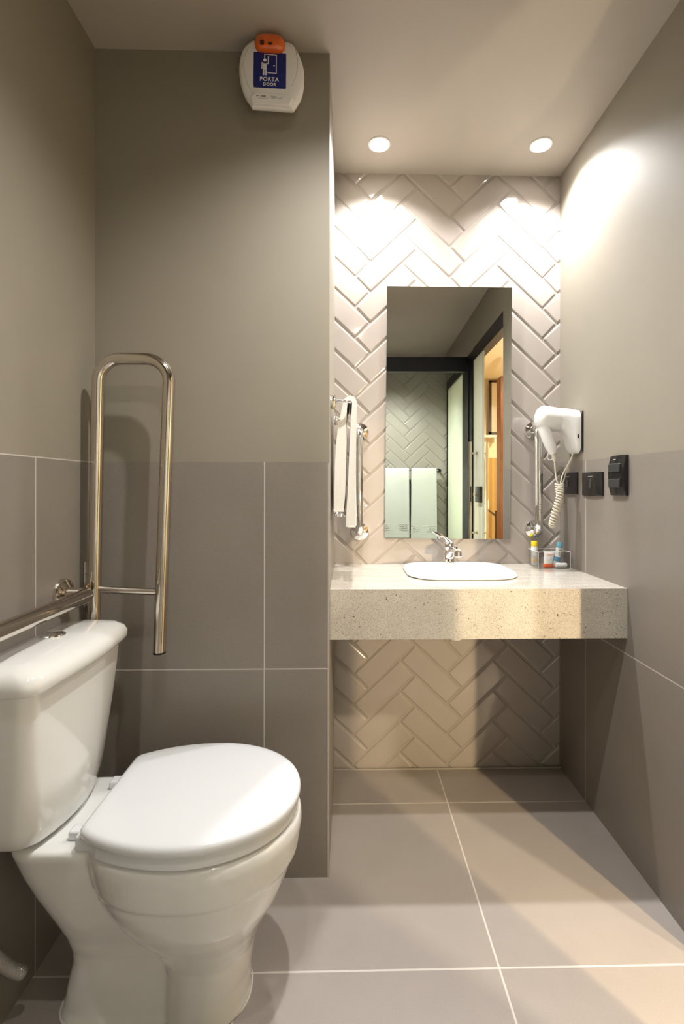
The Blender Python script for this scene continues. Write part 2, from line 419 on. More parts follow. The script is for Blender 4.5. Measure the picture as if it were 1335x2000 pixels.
# top slab with an opening for the basin
BXc, BYc, BW, BD = .399, 1.776, .386, .330
hole = rrect(BW-.05, BD-.05, .09, 8)
def slab(bm, z0, z1, y0):
    outer = []
    N = len(hole)
    for (u, v) in hole:
        # push hole direction out to the slab edge
        dx, dy = u, v; k = 1e9
        if dx > 1e-6: k = min(k, (XR-BXc)/dx)
        if dx < -1e-6: k = min(k, (XW-BXc)/dx)
        if dy > 1e-6: k = min(k, (YB+.004-BYc)/dy)
        if dy < -1e-6: k = min(k, (y0-BYc)/dy)
        outer.append((BXc+dx*k, BYc+dy*k))
    corners = [(XR, YB+.004), (XW, YB+.004), (XW, y0), (XR, y0)]
    for z in (z0, z1):
        hv = [bm.verts.new((BXc+u, BYc+v, z)) for u, v in hole]
        ov = [bm.verts.new((x, y, z)) for x, y in outer]
        cv = [bm.verts.new((x, y, z)) for x, y in corners]
        def side(p):
            if abs(p[1]-(YB+.004)) < 1e-6: return 1
            if abs(p[0]-XW) < 1e-6: return 2
            if abs(p[1]-y0) < 1e-6: return 3
            return 0
        for i in range(N):
            j = (i+1) % N; a, b_ = side(outer[i]), side(outer[j])
            vs = [hv[i], ov[i]] + ([cv[a if a < b_ or True else b_]] if a != b_ else []) + [ov[j], hv[j]]
            if a != b_: vs[2] = cv[{(0,1):0,(1,2):1,(2,3):2,(3,0):3}[(a,b_)]]
            bm.faces.new(vs)
        if z == z0: h0 = hv
        else:
            for i in range(N): bm.faces.new((h0[i], h0[(i+1)%N], hv[(i+1)%N], hv[i]))
slab(bm, CT-.022, CT, YC+.0221)
# niche corner gap is narrower than the wall by nothing: it is built in between the two side walls
ctr = obj('vanity_counter', bm, M_GRAN); tag(ctr, 'thick speckled beige granite washbasin counter with a deep front apron', 'counter')

# basin
t = thing('washbasin', 'white oval-cornered ceramic washbasin set into the granite counter', 'sink', (BXc, BYc, CT))
bm = nb(); rr = []
def ell(w_, d_, z, r): return [(BXc+u, BYc+v, z) for u, v in rrect(w_, d_, r, 10)]
for w_, d_, z, r in ((BW-.012,BD-.012,CT+.0003,.100),(BW,BD,CT+.004,.105),(BW-.002,BD-.002,CT+.010,.104),(BW-.012,BD-.012,CT+.0145,.10),(BW-.034,BD-.034,CT+.0150,.092)):
    rr.append(ell(w_, d_, z, r))
# bowl goes in, its back edge set forward to leave the tap deck
def ellb(w_, d_, z, r, oy): return [(BXc+u, BYc+oy+v, z) for u, v in rrect(w_, d_, r, 10)]
for w_, d_, z, r, oy in ((BW-.055,BD-.110,CT+.012,.085,-.032),(BW-.066,BD-.122,CT+.002,.08,-.032),(BW-.085,BD-.14,CT-.04,.07,-.03),(BW-.13,BD-.18,CT-.085,.055,-.028),(BW-.22,BD-.24,CT-.110,.03,-.025),(.04,.04,CT-.114,.012,-.025)):
    rr.append(ellb(w_, d_, z, r, oy))
rings(bm, rr, True)
obj('bowl', bm, M_BASIN, t, smooth=True, angle=60)
text('brand_mark', 'Incepa', .0095, (.392, 1.8425, .8155), FRONT, M_DARKINK, t, extrude=.0003)
bm = nb(); lathe(bm, (BXc, BYc-.025, CT-.1135), (0,0,1), [(.022,0),(.022,.002),(.016,.003),(.001,.001)], 24); obj('drain', bm, M_CHROME, t, smooth=True)

# bottle trap under the counter
t = thing('basin_trap', 'white plastic bottle trap peeking out under the counter', 'pipe', (.395, 1.80, .56))
bm = nb(); lathe(bm, (.395, 1.80, .57), (0,0,1), [(.012,0),(.024,.004),(.030,.014),(.031,.03),(.031,.075),(.026,.08),(.017,.082),(.017,.13)], 28); obj('trap_cup', bm, M_WPLA, t, smooth=True)
bm = nb(); tube(bm, bend_path([(.395,1.80,.63),(.395,1.90,.632),(.395,YB-.001,.632)], .02), .014, 14); obj('outlet_pipe', bm, M_WPLA, t, smooth=True)

# faucet
FX, FY = .393, 1.905; fz = CT+.0145
t = thing('basin_faucet', 'small chrome single-lever faucet on the rear rim of the washbasin', 'faucet', (FX, FY, fz))
bm = nb(); lathe(bm, (FX, FY, fz), (0,0,1), [(.026,0),(.026,.004),(.0225,.008),(.021,.03),(.020,.052),(.019,.054),(.0195,.056),(.0205,.072),(.018,.082),(.010,.088),(.001,.089)], 32)
obj('body', bm, M_CHROME, t, smooth=True)
bm = nb(); sp_ = catmull([(FX, FY-.006, fz+.026), (FX+.004, FY-.035, fz+.046), (FX+.009, FY-.068, fz+.058), (FX+.013, FY-.100, fz+.056)], 6)
tube(bm, sp_, [.017-.004*i/(len(sp_)-1) for i in range(len(sp_))], 20)
lathe(bm, (FX+.013, FY-.098, fz+.060), (0,-.15,-1), [(.010,0),(.0145,.004),(.0145,.022),(.011,.024),(.010,.020)], 24)
obj('spout', bm, M_CHROME, t, smooth=True)
bm = nb()
lp = [Vector((FX-.002, FY-.004, fz+.082)), Vector((FX-.012, FY-.016, fz+.092)), Vector((FX-.024, FY-.030, fz+.102)), Vector((FX-.038, FY-.046, fz+.108))]
rr = []
for i, p in enumerate(lp):
    wd = (.018, .016, .0125, .009)[i]; hh = (.010, .0075, .005, .003)[i]
    d = (lp[-1]-lp[0]).normalized(); a, b_ = frame_from(d)
    rr.append([p + a*wd*math.cos(2*PI*k/16) + b_*hh*math.sin(2*PI*k/16) for k in range(16)])
rings(bm, rr, True); obj('lever', bm, M_CHROME, t, smooth=True)

# ------------------------------------------------------------------ mirror
MY = .013
mw, mz0, mz1, mt = .503, .929, 1.9415, .005
t = thing('wall_mirror', 'tall frameless rectangular mirror on the herringbone wall above the basin', 'mirror', (.398, YB-.012, mz0))
bm = nb(); box(bm, -mw/2, mw/2, 0, mt, 0, mz1-mz0)
g = obj('mirror_plate', bm, [M_MIRROR, M_MEDGE], None)
for p in g.data.polygons: p.material_index = 0 if p.normal.y < -.5 else 1
g.parent = t; g.location = (0, 0, 0); g.rotation_euler = (0, .007, -MY)
for xx in (-.21, .21):
    for zz in (.12, .88):
        bm = nb(); box(bm, xx-.012, xx+.012, mt, mt+.004+(0.0035 if xx > 0 else -.002), zz-.012, zz+.012)
        g = obj('mounting_pad', bm, M_GREYMETAL, None); g.parent = t

# ------------------------------------------------------------------ short vertical grab bars beside the mirror
def grab(x, z0, z1, label):
    t = thing('grab_bar', label, 'grab bar', (x, YB, z0), 'short vertical grab bars beside the mirror')
    yo = YB-.072
    bm = nb(); tube(bm, bend_path([(x, YB, z0), (x-.004, yo, z0), (x-.006, yo, z1), (x, YB, z1)], .030, 10), .0155, 24); obj('tube', bm, M_CHROME, t, smooth=True)
    for z in (z0, z1):
        bm = nb(); lathe(bm, (x, YB, z), (0,-1,0), [(.037,0),(.037,.003),(.034,.009),(.024,.013),(.0185,.015),(.0155,.016)], 40); obj('flange', bm, M_CHROME, t, smooth=True)
grab(.046, .957, 1.357, 'chrome vertical grab bar left of the mirror, behind the hanging towel')
grab(.748, .965, 1.366, 'chrome vertical grab bar right of the mirror, behind the hair dryer')

# ------------------------------------------------------------------ towel rail on the niche's left wall, and towel
t = thing('towel_rail', 'chrome towel rail on the side wall left of the mirror', 'towel rail', (XW, 1.70, 1.40))
for yy in (1.50, 1.90):
    bm = nb(); lathe(bm, (XW, yy, 1.398), (1,0,0), [(.016,0),(.016,.004),(.010,.007),(.008,.012)], 24)
    lathe(bm, (XW+.009, yy, 1.398-.022), (0,0,1), [(.006,0),(.009,.008),(.0085,.036),(.006,.044)], 20)
    obj('bracket', bm, M_CHROME, t, smooth=True)
bm = nb(); tube(bm, bend_path([(XW+.008, 1.50, 1.398), (.004, 1.50, 1.402), (.004, 1.90, 1.402), (XW+.008, 1.90, 1.398)], .022, 8), .0055, 14); obj('rail', bm, M_CHROME, t, smooth=True)
def draped(name, path, y0, y1, thick, m, wob=.003, ny=14, parent=None):
    """cloth strip following a closed (x, z) outline, extruded from y0 to y1 with soft waves"""
    bm = nb(); N = len(path); rr = []
    for j in range(ny+1):
        f = j/ny; y = y0+(y1-y0)*f
        e = min(f, 1-f)*ny; pinch = 0.55 if e < .5 else (0.9 if e < 1.5 else 1)
        ring = []
        cx = sum(p[0] for p in path)/N
        for i, (x, z) in enumerate(path):
            k = path_dir[i] if False else 0
            ring.append((x + wob*math.sin(9*f+z*11)*max(0, (1.38-z))*2, y + (.003*math.sin(z*31)), z + .002*math.sin(f*14+x*60)))
        rr.append(ring)
    rings(bm, rr, True)
    return obj(name, bm, m, parent, smooth=True, angle=50)
def strip(cl, th):
    """outline of a band of thickness th about a centre line of (x, z)"""
    L_, R_ = [], []
    for i, p in enumerate(cl):
        a = cl[max(i-1, 0)]; b_ = cl[min(i+1, len(cl)-1)]
        d = Vector((b_[0]-a[0], b_[1]-a[1])).normalized(); n_ = Vector((-d.y, d.x)); h_ = th[i]/2 if isinstance(th, list) else th/2
        L_.append((p[0]+n_.x*h_, p[1]+n_.y*h_)); R_.append((p[0]-n_.x*h_, p[1]-n_.y*h_))
    return L_ + R_[::-1]
tw = thing('hand_towel', 'beige-white folded towel hanging over the rail beside the left grab bar', 'towel', (0, 1.62, 1.0))
cl = [(-.029,1.060),(-.027,1.12),(-.026,1.20),(-.023,1.28),(-.019,1.34),(-.0135,1.385),(-.0105,1.402),(-.006,1.413),(.004,1.4175),(.014,1.413),(.0185,1.402),(.0165,1.35),(.013,1.28),(.011,1.20),(.010,1.12),(.0095,1.05),(.009,1.012)]
th = [.030,.034,.036,.033,.024,.016,.015,.015,.015,.015,.015,.018,.021,.024,.026,.030,.030]
draped('towel_layer', strip(cl, th), 1.535, 1.80, 0, M_TOWEL, parent=tw)
bm = nb(); tube(bm, [(-.004, 1.534, 1.011), (.022, 1.534, 1.011)], .0022, 6); obj('hem', bm, M_TOWEL, tw, smooth=True)
bm = nb(); tube(bm, [(-.042, 1.534, 1.060), (-.016, 1.534, 1.060)], .0018, 6); obj('hem', bm, M_TOWEL, tw, smooth=True)
t = thing('valve_knob', 'small faceted chrome valve knob on the side wall below the towel', 'valve', (XW, 1.86, 1.035))
bm = nb(); lathe(bm, (XW, 1.86, 1.035), (1,0,0), [(.020,0),(.020,.003),(.010,.006)], 24); obj('escutcheon', bm, M_CHROME, t, smooth=True)
bm = nb(); lathe(bm, (XW+.006, 1.86, 1.035), (1,0,0), [(.012,0),(.015,.006),(.015,.022),(.011,.026)], 6); obj('handle', bm, M_CHROME, t)

# ------------------------------------------------------------------ socket and switch plates on the right wall
def plate(name, y0, y1, z0, z1, label, cat, kind, dep=.011, group=None):
    t = thing(name, label, cat, (XR, (y0+y1)/2, (z0+z1)/2), group)
    w_, h_ = y1-y0, z1-z0; yc, zc = (y0+y1)/2, (z0+z1)/2
    bm = nb()
    # convex face: bulges along its long direction
    nn = 12; rr = []
    for k in range(nn+1):
        f = k/nn*2-1
        d = dep*(1-.45*f*f)
        if w_ >= h_:
            y = yc+f*w_/2; rr.append([(XR, y, z0), (XR-d*.75, y, z0), (XR-d, y, z0+.006), (XR-d, y, z1-.006), (XR-d*.75, y, z1), (XR, y, z1)])
        else:
            z = zc+f*h_/2; rr.append([(XR, y0, z), (XR-d*.75, y0, z), (XR-d, y0+.006, z), (XR-d, y1-.006, z), (XR-d*.75, y1, z), (XR, y1, z)])
    rings(bm, rr, True); obj('cover_plate', bm, M_BLACKP, t, smooth=True, angle=35)
    if kind == 'socket':
        bm = nb(); hexa = [(.020*math.cos(a)*.85, .012*math.sin(a)) for a in [math.radians(x) for x in (0,50,130,180,230,310)]]
        rings(bm, [[(XR-dep-.0012, yc-.0+v*1.0, zc+u) for u, v in hexa], [(XR-dep+.003, yc+v, zc+u) for u, v in hexa]], True)
        obj('socket_insert', bm, M_BTN, t)
        bm = nb()
        for dz in (-.0095, 0, .0095): lathe(bm, (XR-dep-.001, yc+(.002 if dz == 0 else 0), zc+dz), (-1,0,0), [(.0024,0),(.0024,.0006)], 12)
        obj('pin_holes', bm, M_DARKINK, t)
        bm = nb(); box(bm, XR-dep-.0007, XR-dep+.001, yc-.016, yc+.016, z1-.016, z1-.0135); obj('vent_slot', bm, mat('slot_grey', (.25,.25,.26), .3), t)
    else:
        for zz in (zc+.024, zc-.024):
            bm = nb(); box(bm, XR-dep-.005, XR-dep+.004, y0+.010, y1-.014, zz-.0135, zz+.0135); obj('button', bm, M_BTN, t, bevel=.003)
        bm = nb(); box(bm, XR-dep-.0006, XR-dep+.001, yc-.006, yc+.006, z1-.0145, z1-.012); obj('indicator', bm, mat('indicator_grey', (.5,.5,.5), .4), t)
    return t
plate('wall_socket', 1.805, 1.942, 1.110, 1.192, 'black wall socket plate behind the coiled hair dryer cord', 'socket', 'socket', group='black socket plates on the right wall')
plate('wall_socket', 1.623, 1.764, 1.106, 1.189, 'black wall socket plate between the hair dryer cord and the tall switch', 'socket', 'socket', group='black socket plates on the right wall')
plate('light_switch', 1.478, 1.566, 1.111, 1.237, 'tall black two-button switch plate at the top of the right wall tiling', 'switch', 'switch', dep=.020)

# ------------------------------------------------------------------ hair dryer
DY = 1.82
t = thing('hair_dryer', 'white wall-mounted hair dryer hooked into its holder on the right wall', 'hair dryer', (XR, DY, 1.25))
ax = Vector((1, .04, -.16)).normalized(); a0 = Vector((.7175, DY, 1.4005))
bm = nb(); lathe(bm, a0, ax, [(.001,-.012),(.020,-.011),(.034,-.007),(.042,.002),(.045,.012),(.045,.062),(.043,.080),(.042,.084),(.040,.0845)], 40)
obj('barrel', bm, M_WPLA, t, smooth=True)
bm = nb(); a1, b1 = frame_from(ax)
for r_ in (.010, .016, .022, .028):
    for k in range(int(r_*900)):
        th_ = 2*PI*k/int(r_*900); p = a0 + (a1*math.cos(th_)+b1*math.sin(th_))*r_ - ax*(.0118 - (r_/.040)**2*.007)
        lathe(bm, p, ax, [(.0011,-.0010),(.0011,.001)], 6)
obj('intake_grille', bm, mat('grille_grey', (.12,.12,.12), .5), t)
bm = nb(); hp = [(0.7321,DY-.002,1.3756),(0.7363,DY-.004,1.3470),(0.7448,DY-.006,1.3184),(0.7554,DY-.008,1.2908),(0.7629,DY-.010,1.2695),(0.7660,DY-.010,1.2621)]
hw_ = [.026,.0245,.0235,.022,.0185,.014]; rr = []
for i, p in enumerate(hp):
    d = Vector(hp[min(i+1,5)])-Vector(hp[max(i-1,0)]); a, b_ = frame_from(d)
    rr.append([Vector(p) + a*hw_[i]*.88*math.cos(2*PI*k/24) + b_*hw_[i]*math.sin(2*PI*k/24) for k in range(24)])
rings(bm, rr, True); obj('handle', bm, M_WPLA, t, smooth=True)
bm = nb(); box(bm, .749, .754, DY-.028, DY-.022, 1.295, 1.336); obj('switch', bm, M_SEAT, t, bevel=.0015)
bm = nb(); tube(bm, [(0.7660,DY-.010,1.2632),(0.7682,DY-.010,1.2462),(0.7703,DY-.010,1.2313)], [.0095,.0075,.0045], 16); obj('strain_relief', bm, M_CORD, t, smooth=True)
bm = nb(); tube(bm, [Vector((.7535+.011*math.cos(a), DY-.010, 1.252+.014*math.sin(a))) for a in [2*PI*k/20 for k in range(20)]], .0018, 8, closed=True); obj('hanging_loop', bm, M_WPLA, t, smooth=True)
# holder
h = bpy.data.objects.new('wall_holder', None)
bm = nb(); rr = []
secs = [(.786,.082,.080,1.3915,.036),(.800,.086,.090,1.388,.036),(.812,.090,.106,1.379,.038),(.822,.094,.124,1.368,.038),(.832,.100,.146,1.353,.038),(.842,.104,.158,1.345,.034),(XR-.007,.104,.160,1.342,.030),(XR-.0056,.098,.156,1.342,.028)]
for x, wy, hz, zc, r in secs:
    rr.append([(x, DY+u, zc+v) for u, v in rrect(wy, hz, min(r, wy/2-.001), 6)])
rings(bm, rr, True); obj('wall_holder', bm, M_WPLA, t, smooth=True, angle=60)
bm = nb(); box(bm, .837, .843, DY-.0535, DY-.050, 1.316, 1.330); obj('power_button', bm, M_BTN, t, bevel=.001)
bm = nb(); box(bm, XR-.0055, XR-.001, DY-.055, DY+.055, 1.268, 1.416); obj('back_plate', bm, M_BLACKP, t, bevel=.001)
# coiled cord and the straight ends
bm = nb()
start = Vector((.7703, DY-.010, 1.2325))
tube(bm, catmull([start, (0.7724,DY-.012,1.1985), (0.7756,DY-.014,1.1666), (0.7809,DY-.015,1.1507)], 6), .0027, 10)
cc = catmull([(0.7830,DY-.015,1.1507),(0.7862,DY-.013,1.1242),(0.7915,DY-.010,1.0977),(0.7894,DY-.008,1.0711),(0.7798,DY-.006,1.0393),(0.7703,DY-.004,1.0128),(0.7660,DY-.006,1.0001),(0.7607,DY-.014,0.9979),(0.7597,DY-.022,1.0128),(0.7660,DY-.026,1.0446),(0.7745,DY-.028,1.0764),(0.7820,DY-.028,1.1030),(0.7873,DY-.022,1.1295),(0.7894,DY-.018,1.1465)], 40)
hel = []; turns = 38; a = Vector((0,1,0))
for i, p in enumerate(cc):
    tg = (cc[min(i+1,len(cc)-1)]-cc[max(i-1,0)]).normalized(); a = (a - tg*a.dot(tg)).normalized(); b_ = a.cross(tg)
    ph = 2*PI*turns*i/len(cc); hel.append(p + (a*math.cos(ph)+b_*math.sin(ph))*.0112)
tube(bm, hel, .0030, 6)
tube(bm, catmull([(0.7894,DY-.018,1.1507),(0.7979,DY-.016,1.1825),(0.8191,DY-.012,1.2197),(0.8395,DY-.006,1.2547),(0.8423,DY-.004,1.2780)], 6), .0027, 10)
tube(bm, catmull([(0.7873,DY-.004,1.1422),(0.8032,DY-.004,1.1507),(0.8191,DY-.004,1.1985),(0.8395,DY,1.2409),(0.8439,DY,1.2780)], 6), .0027, 10)
obj('coiled_cord', bm, M_CORD, t, smooth=True)

# ------------------------------------------------------------------ acrylic tray and toiletries
ty0, ty1, tx0, tx1, tz = 1.842, 1.945, .722, .845, CT
tr = thing('acrylic_tray', 'clear acrylic toiletry tray in the rear right corner of the counter', 'tray', ((tx0+tx1)/2, (ty0+ty1)/2, tz))
bm = nb(); box(bm, tx0, tx1, ty0, ty1, tz, tz+.003); obj('base', bm, M_ACRYL, tr, bevel=.0008)
bm = nb(); box(bm, tx0, tx1, ty0-.001, ty0+.002, tz+.003, tz+.064); obj('front_panel', bm, M_ACRYL, tr, bevel=.0008)
bm = nb(); box(bm, tx0, tx0+.003, ty0+.002, ty1, tz+.003, tz+.064); obj('side_panel', bm, M_ACRYL, tr, bevel=.0008)
bm = nb(); box(bm, tx1-.003, tx1, ty0+.002, ty1, tz+.003, tz+.064); obj('side_panel', bm, M_ACRYL, tr, bevel=.0008)
bm = nb(); box(bm, tx0+.003, tx1-.003, ty1-.003, ty1, tz+.003, tz+.064); obj('back_panel', bm, M_ACRYL, tr, bevel=.0008)
bm = nb(); box(bm, tx0+.003, tx1-.003, ty1-.035, ty1-.003, tz+.036, tz+.039); obj('inner_ledge', bm, M_ACRYL, tr)
bm = nb()
for s_ in ((tx0,ty0-.001,tx1,ty0-.001),(tx0,ty1,tx1,ty1),(tx0,ty0,tx0,ty1),(tx1,ty0,tx1,ty1)):
    tube(bm, [(s_[0],s_[1],tz+.0642),(s_[2],s_[3],tz+.0642)], .0009, 6)
for x, y in ((tx0,ty0),(tx1,ty0)): tube(bm, [(x,y,tz+.001),(x,y,tz+.064)], .0009, 6)
obj('polished_edge', bm, mat('acrylic_edge_white', (.85,.87,.87), .2), tr, smooth=True)
def bottle(x, y, tilt, label, cap_m, h=.073, r=.0125, band=None, cap=.020, tx=None, z=None):
    z = tz+.0035 if z is None else z
    t = thing('toiletry_bottle', label, 'bottle', (0,0,0), 'toiletry bottles in the acrylic tray')
    bm = nb(); lathe(bm, (0,0,0), (0,0,1), [(r*.9,0),(r,.002),(r,h*.94),(r*.93,h)], 28); obj('bottle_body', bm, M_WPLA, t, smooth=True)
    bm = nb(); lathe(bm, (0,0,h), (0,0,1), [(r*.98,0.0005),(r*.98,cap-.002),(r*.85,cap),(.001,cap)], 28); obj('cap', bm, cap_m, t, smooth=True)
    if band:
        bm = nb(); lathe(bm, (0,0,band[0]), (0,0,1), [(r*.99,0),(r*1.015,.0003),(r*1.015,band[1]),(r*.99,band[1]+.0003)], 28); obj('label_band', bm, band[2], t, smooth=True)
    if tx:
        bm = nb()
        for u0_, u1_, zz, hh_ in ((-.004,.001,.066,.0012),(.002,.005,.065,.0006),(-.0012,.0014,.057,.0022),(-.002,.005,.050,.0004),(-.002,.005,.047,.0004)): box(bm, u0_, u1_, -r*1.03, -r*.9, zz-hh_, zz+hh_)
        obj('label_print', bm, M_DARKINK, t)
    t.location = (x, y, z); t.rotation_euler = tilt
    return t
PINV['toiletry_bottle'] = Matrix.Identity(4)
bottle(.7385, 1.925, (0,0,0), 'small white bottle with a yellow cap in the left end of the tray', mat('yellow_cap', (.80,.62,.02), .35), band=(.012,.014,mat('pale_yellow_label', (.85,.68,.35), .5)))
bottle(.806, 1.880, (0, .17, 0), 'small white bottle with a light blue cap leaning in the right end of the tray', mat('light_blue_cap', (.16,.45,.60), .35), h=.074, r=.0115, band=(.020,.018,mat('blue_label_band', (.10,.30,.45), .5)), tx=True)
# sachet-like tube
t = thing('cream_tube', 'white and orange cream tube standing on its cap in the tray', 'tube', (.772, 1.868, tz+.0035))
bm = nb(); rr = []
for f, wx, wy in ((0,.0175,.0110),(.2,.0180,.0105),(.45,.019,.0085),(.7,.0205,.0055),(.88,.0225,.002),(.9,.0235,.001),(1,.0245,.001)):
    z = tz+.0175+f*.048; rr.append([(.770+f*.006+wx*math.cos(2*PI*k/28), 1.868+wy*math.sin(2*PI*k/28), z) for k in range(28)])
rings(bm, rr, True); obj('tube_body', bm, M_WPLA, t, smooth=True)
bm = nb(); rings(bm, [[(.770+a_*math.cos(2*PI*k/32), 1.868+a_*.62*math.sin(2*PI*k/32), tz+.0035+z_) for k in range(32)] for a_, z_ in ((.0195,0),(.0205,.001),(.0195,.0125),(.0180,.0140))], True); obj('tube_cap', bm, mat('orange_red_cap', (.70,.13,.04), .35), t, smooth=True)
text('label_text', 'SOAP', .0100, (.7735, 1.8605, tz+.052), Matrix.Rotation(math.radians(80), 3, 'X'), mat('orange_print', (.75,.25,.12), .5), t, offset=.0002)
t = thing('lotion_bottle', 'small white bottle lying at the front of the tray beside the cream tube', 'bottle', (.80, 1.862, tz+.004))
bm = nb(); lathe(bm, (.7935,1.854,tz+.0125), (1,.02,0), [(.0075,0),(.009,.003),(.009,.038),(.0075,.042)], 22); obj('bottle_body', bm, M_WPLA, t, smooth=True)

# ------------------------------------------------------------------ alarm siren
SY0, SY1 = 1.368, YW
t = thing('emergency_siren', 'white wall siren with an orange light and a blue PORTA DOOR sign', 'alarm', (-.215, SY1, 2.19))
u0, v0, kx = 700.26, 950.14, SY0/F_PX
def S(px, py, y=SY0):
    k = y/F_PX; return Vector(((px-u0)*k + YAW*y, y, 1.1383-(py-v0)*k))
out = [(491,79),(480,88),(470,103),(465.5,128),(467,157),(474.5,185),(484,200),(490,209.5),(496,211),(530,212.5),(566,214.5),(573,212),(586,191),(592,166),(592,134),(584,107),(573,87),(565,82),(556,80.5),(525,79)]
cen = S(529, 147)
sm = catmull([S(*p) for p in out]+[S(*out[0])], 4)[:-1]
def lay(sc_, y): return [cen + (p-cen)*sc_ + Vector((0, y-SY0, .42*max(0, y-SY0-.015))) for p in sm]
bm = nb(); rings(bm, [lay(.60,SY0-.0005), lay(.90,SY0), lay(.965,SY0+.003), lay(.995,SY0+.009), lay(.99,SY0+.018), lay(.95,SY0+.028), lay(.86,SY1)], True)
obj('housing', bm, M_SIREN, t, smooth=True, angle=50)
# raised curved rim lines and lower cover step
bm = nb(); tube(bm, [S(x,y)+Vector((0,.0002,0)) for x, y in ((572,86),(577,100),(580,118),(580,135),(577,152),(570,168),(562,178),(555,186))], .0007, 6)
m_seam = mat('seam_grey', (.34,.32,.30), .5); obj('cover_seam', bm, m_seam, t, smooth=True); bm = nb()
tube(bm, [S(x,y)+Vector((0,.0002,0)) for x, y in ((485,96),(478,112),(475,130),(478,150),(484,170),(492,184),(500,187))], .0006, 6); obj('cover_seam', bm, m_seam, t, smooth=True)
bm = nb(); rr = []
for sc_, dy in ((1.0,.0),(1.0,-.004),(.96,-.007)):
    q = [S(496,188), S(557,190), S(569,193), S(573,197), S(566,212), S(494,209), S(488,196)]; c_ = sum(q, Vector())/len(q)
    rr.append([c_+(p-c_)*sc_+Vector((0,dy,0)) for p in q])
rings(bm, rr, True); obj('lower_cover', bm, M_SIREN, t, bevel=.0015)
# lens
c_ = S(527, 93); bm = nb(); rr = []
for sc_, dy in ((.96,.012),(1,-.003),(.97,-.010),(.86,-.017),(.66,-.021),(.3,-.023)):
    rr.append([c_ + Vector((u*sc_, dy, v*sc_ - .0012*u/.04)) for u, v in rrect(.0845, .0425, .019, 8)])
rings(bm, rr, True); obj('flasher_lens', bm, M_ORANGE, t, smooth=True, angle=60)
bm = nb()
for px in (514, 529):
    p = S(px, 99.5); rr = [[p + Vector((u, dy, v)) for u, v in rrect(.0115, .011, .003, 3)] for dy in (-.0225, -.019)]; rings(bm, rr, True)
obj('led_chips', bm, mat('dark_red_chip', (.06,.008,.003), .3), t)
# label
lb = bpy.data.objects.new('x', None)
q = [S(495.5,105.5), S(558.5,108), S(557.5,176.5), S(495,174)]
c_ = sum(q, Vector())/4; ex = ((q[1]-q[0])).normalized(); ez = (q[0]-q[3]).normalized()
LW, LH = (q[1]-q[0]).length, (q[0]-q[3]).length
bm = nb(); rings(bm, [[c_ + ex*u + ez*v + Vector((0,dy,0)) for u, v in rrect(LW, LH, .003, 4)] for dy in (-.0016, .0008)], True)
label = obj('label_plate', bm, M_BLUE, t)
rotl = math.atan2(ex.z, ex.x)
def lp_(u, v): return c_ + ex*(u-.5)*LW + ez*(.5-v)*LH + Vector((0,-.0018,0))
bm = nb()
def stroke(pts, wd, ex_=.4):
    for a, b_ in zip(pts, pts[1:]):
        a, b_ = lp_(*a), lp_(*b_); d = (b_-a).normalized(); n_ = Vector((-d.z, 0, d.x))*wd/2
        vs = [bm.verts.new(p) for p in (a+n_-d*wd*ex_, b_+n_+d*wd*ex_, b_-n_+d*wd*ex_, a-n_-d*wd*ex_)]; bm.faces.new(vs)
stroke([(.335,.17),(.335,.055),(.70,.065),(.70,.585),(.44,.58)], .0021)   # door outline
for (u, v, r) in ((.345,.225,.0046),(.63,.37,.0020)):
    vs = [bm.verts.new(lp_(u, v)+Vector((r*math.cos(2*PI*k/20), -.0002, r*math.sin(2*PI*k/20)))) for k in range(20)]; bm.faces.new(vs)
stroke([(.258,.47),(.258,.305)], .0028, .1); stroke([(.452,.14),(.452,.315)], .0030, .1); stroke([(.245,.30),(.465,.315)], .0034, 0)
stroke([(.345,.29),(.345,.50)], .0100, 0); stroke([(.309,.49),(.309,.655)], .0043, 0); stroke([(.381,.49),(.381,.655)], .0043, 0)
stroke([(.425,.115),(.445,.135)], .0012); stroke([(.45,.12),(.465,.135)], .0012); stroke([(.48,.12),(.465,.14)], .0012)
obj('pictogram', bm, M_WHITEINK, t)
text('sign_text', 'PORTA', .0150, lp_(.485,.765), FRONT, M_WHITEINK, t, offset=.00035, spacing=1.15, rot=rotl)
text('sign_text', 'DOOR', .0118, lp_(.49,.905), FRONT, M_WHITEINK, t, offset=.0003, spacing=1.08, rot=rotl)
text('maker_text', 'nanzitec', .0042, S(514,194.5)+Vector((.001,-.0075,0)), FRONT, M_DARKINK, t, offset=.0001, rot=rotl)
# fine print too small to read: rows of short dark dashes
bm = nb()
for (xa, xb, ya) in ((527.5,539,195),(541,552,196.3),(530,540.5,198),(543,550,199.2),(505,524,199)):
    x = xa
    while x < xb:
        wd_ = random.uniform(.7, 1.7); a_, b2 = S(x, ya)+Vector((0,-.0075,0)), S(min(x+wd_, xb), ya+.06)+Vector((0,-.0075,0)); hh_ = .0006 if ya != 199 else .00035
        bm.faces.new([bm.verts.new(p) for p in (a_+Vector((0,0,-hh_)), b2+Vector((0,0,-hh_)), b2+Vector((0,0,hh_)), a_+Vector((0,0,hh_)))]); x += wd_+.35
obj('fine_print', bm, M_DARKINK, t)
bm = nb(); q_ = S(503,194); 
for dx, dz in ((-.002,0),(.0018,.0004)): 
    vs = [bm.verts.new(q_+Vector((dx+a, -.0075, dz+b_))) for a, b_ in ((-.001,-.0014),(.0012,-.0014),(.0022,.0016),(0,.0016))]; bm.faces.new(vs)
obj('maker_logo', bm, M_DARKINK, t)

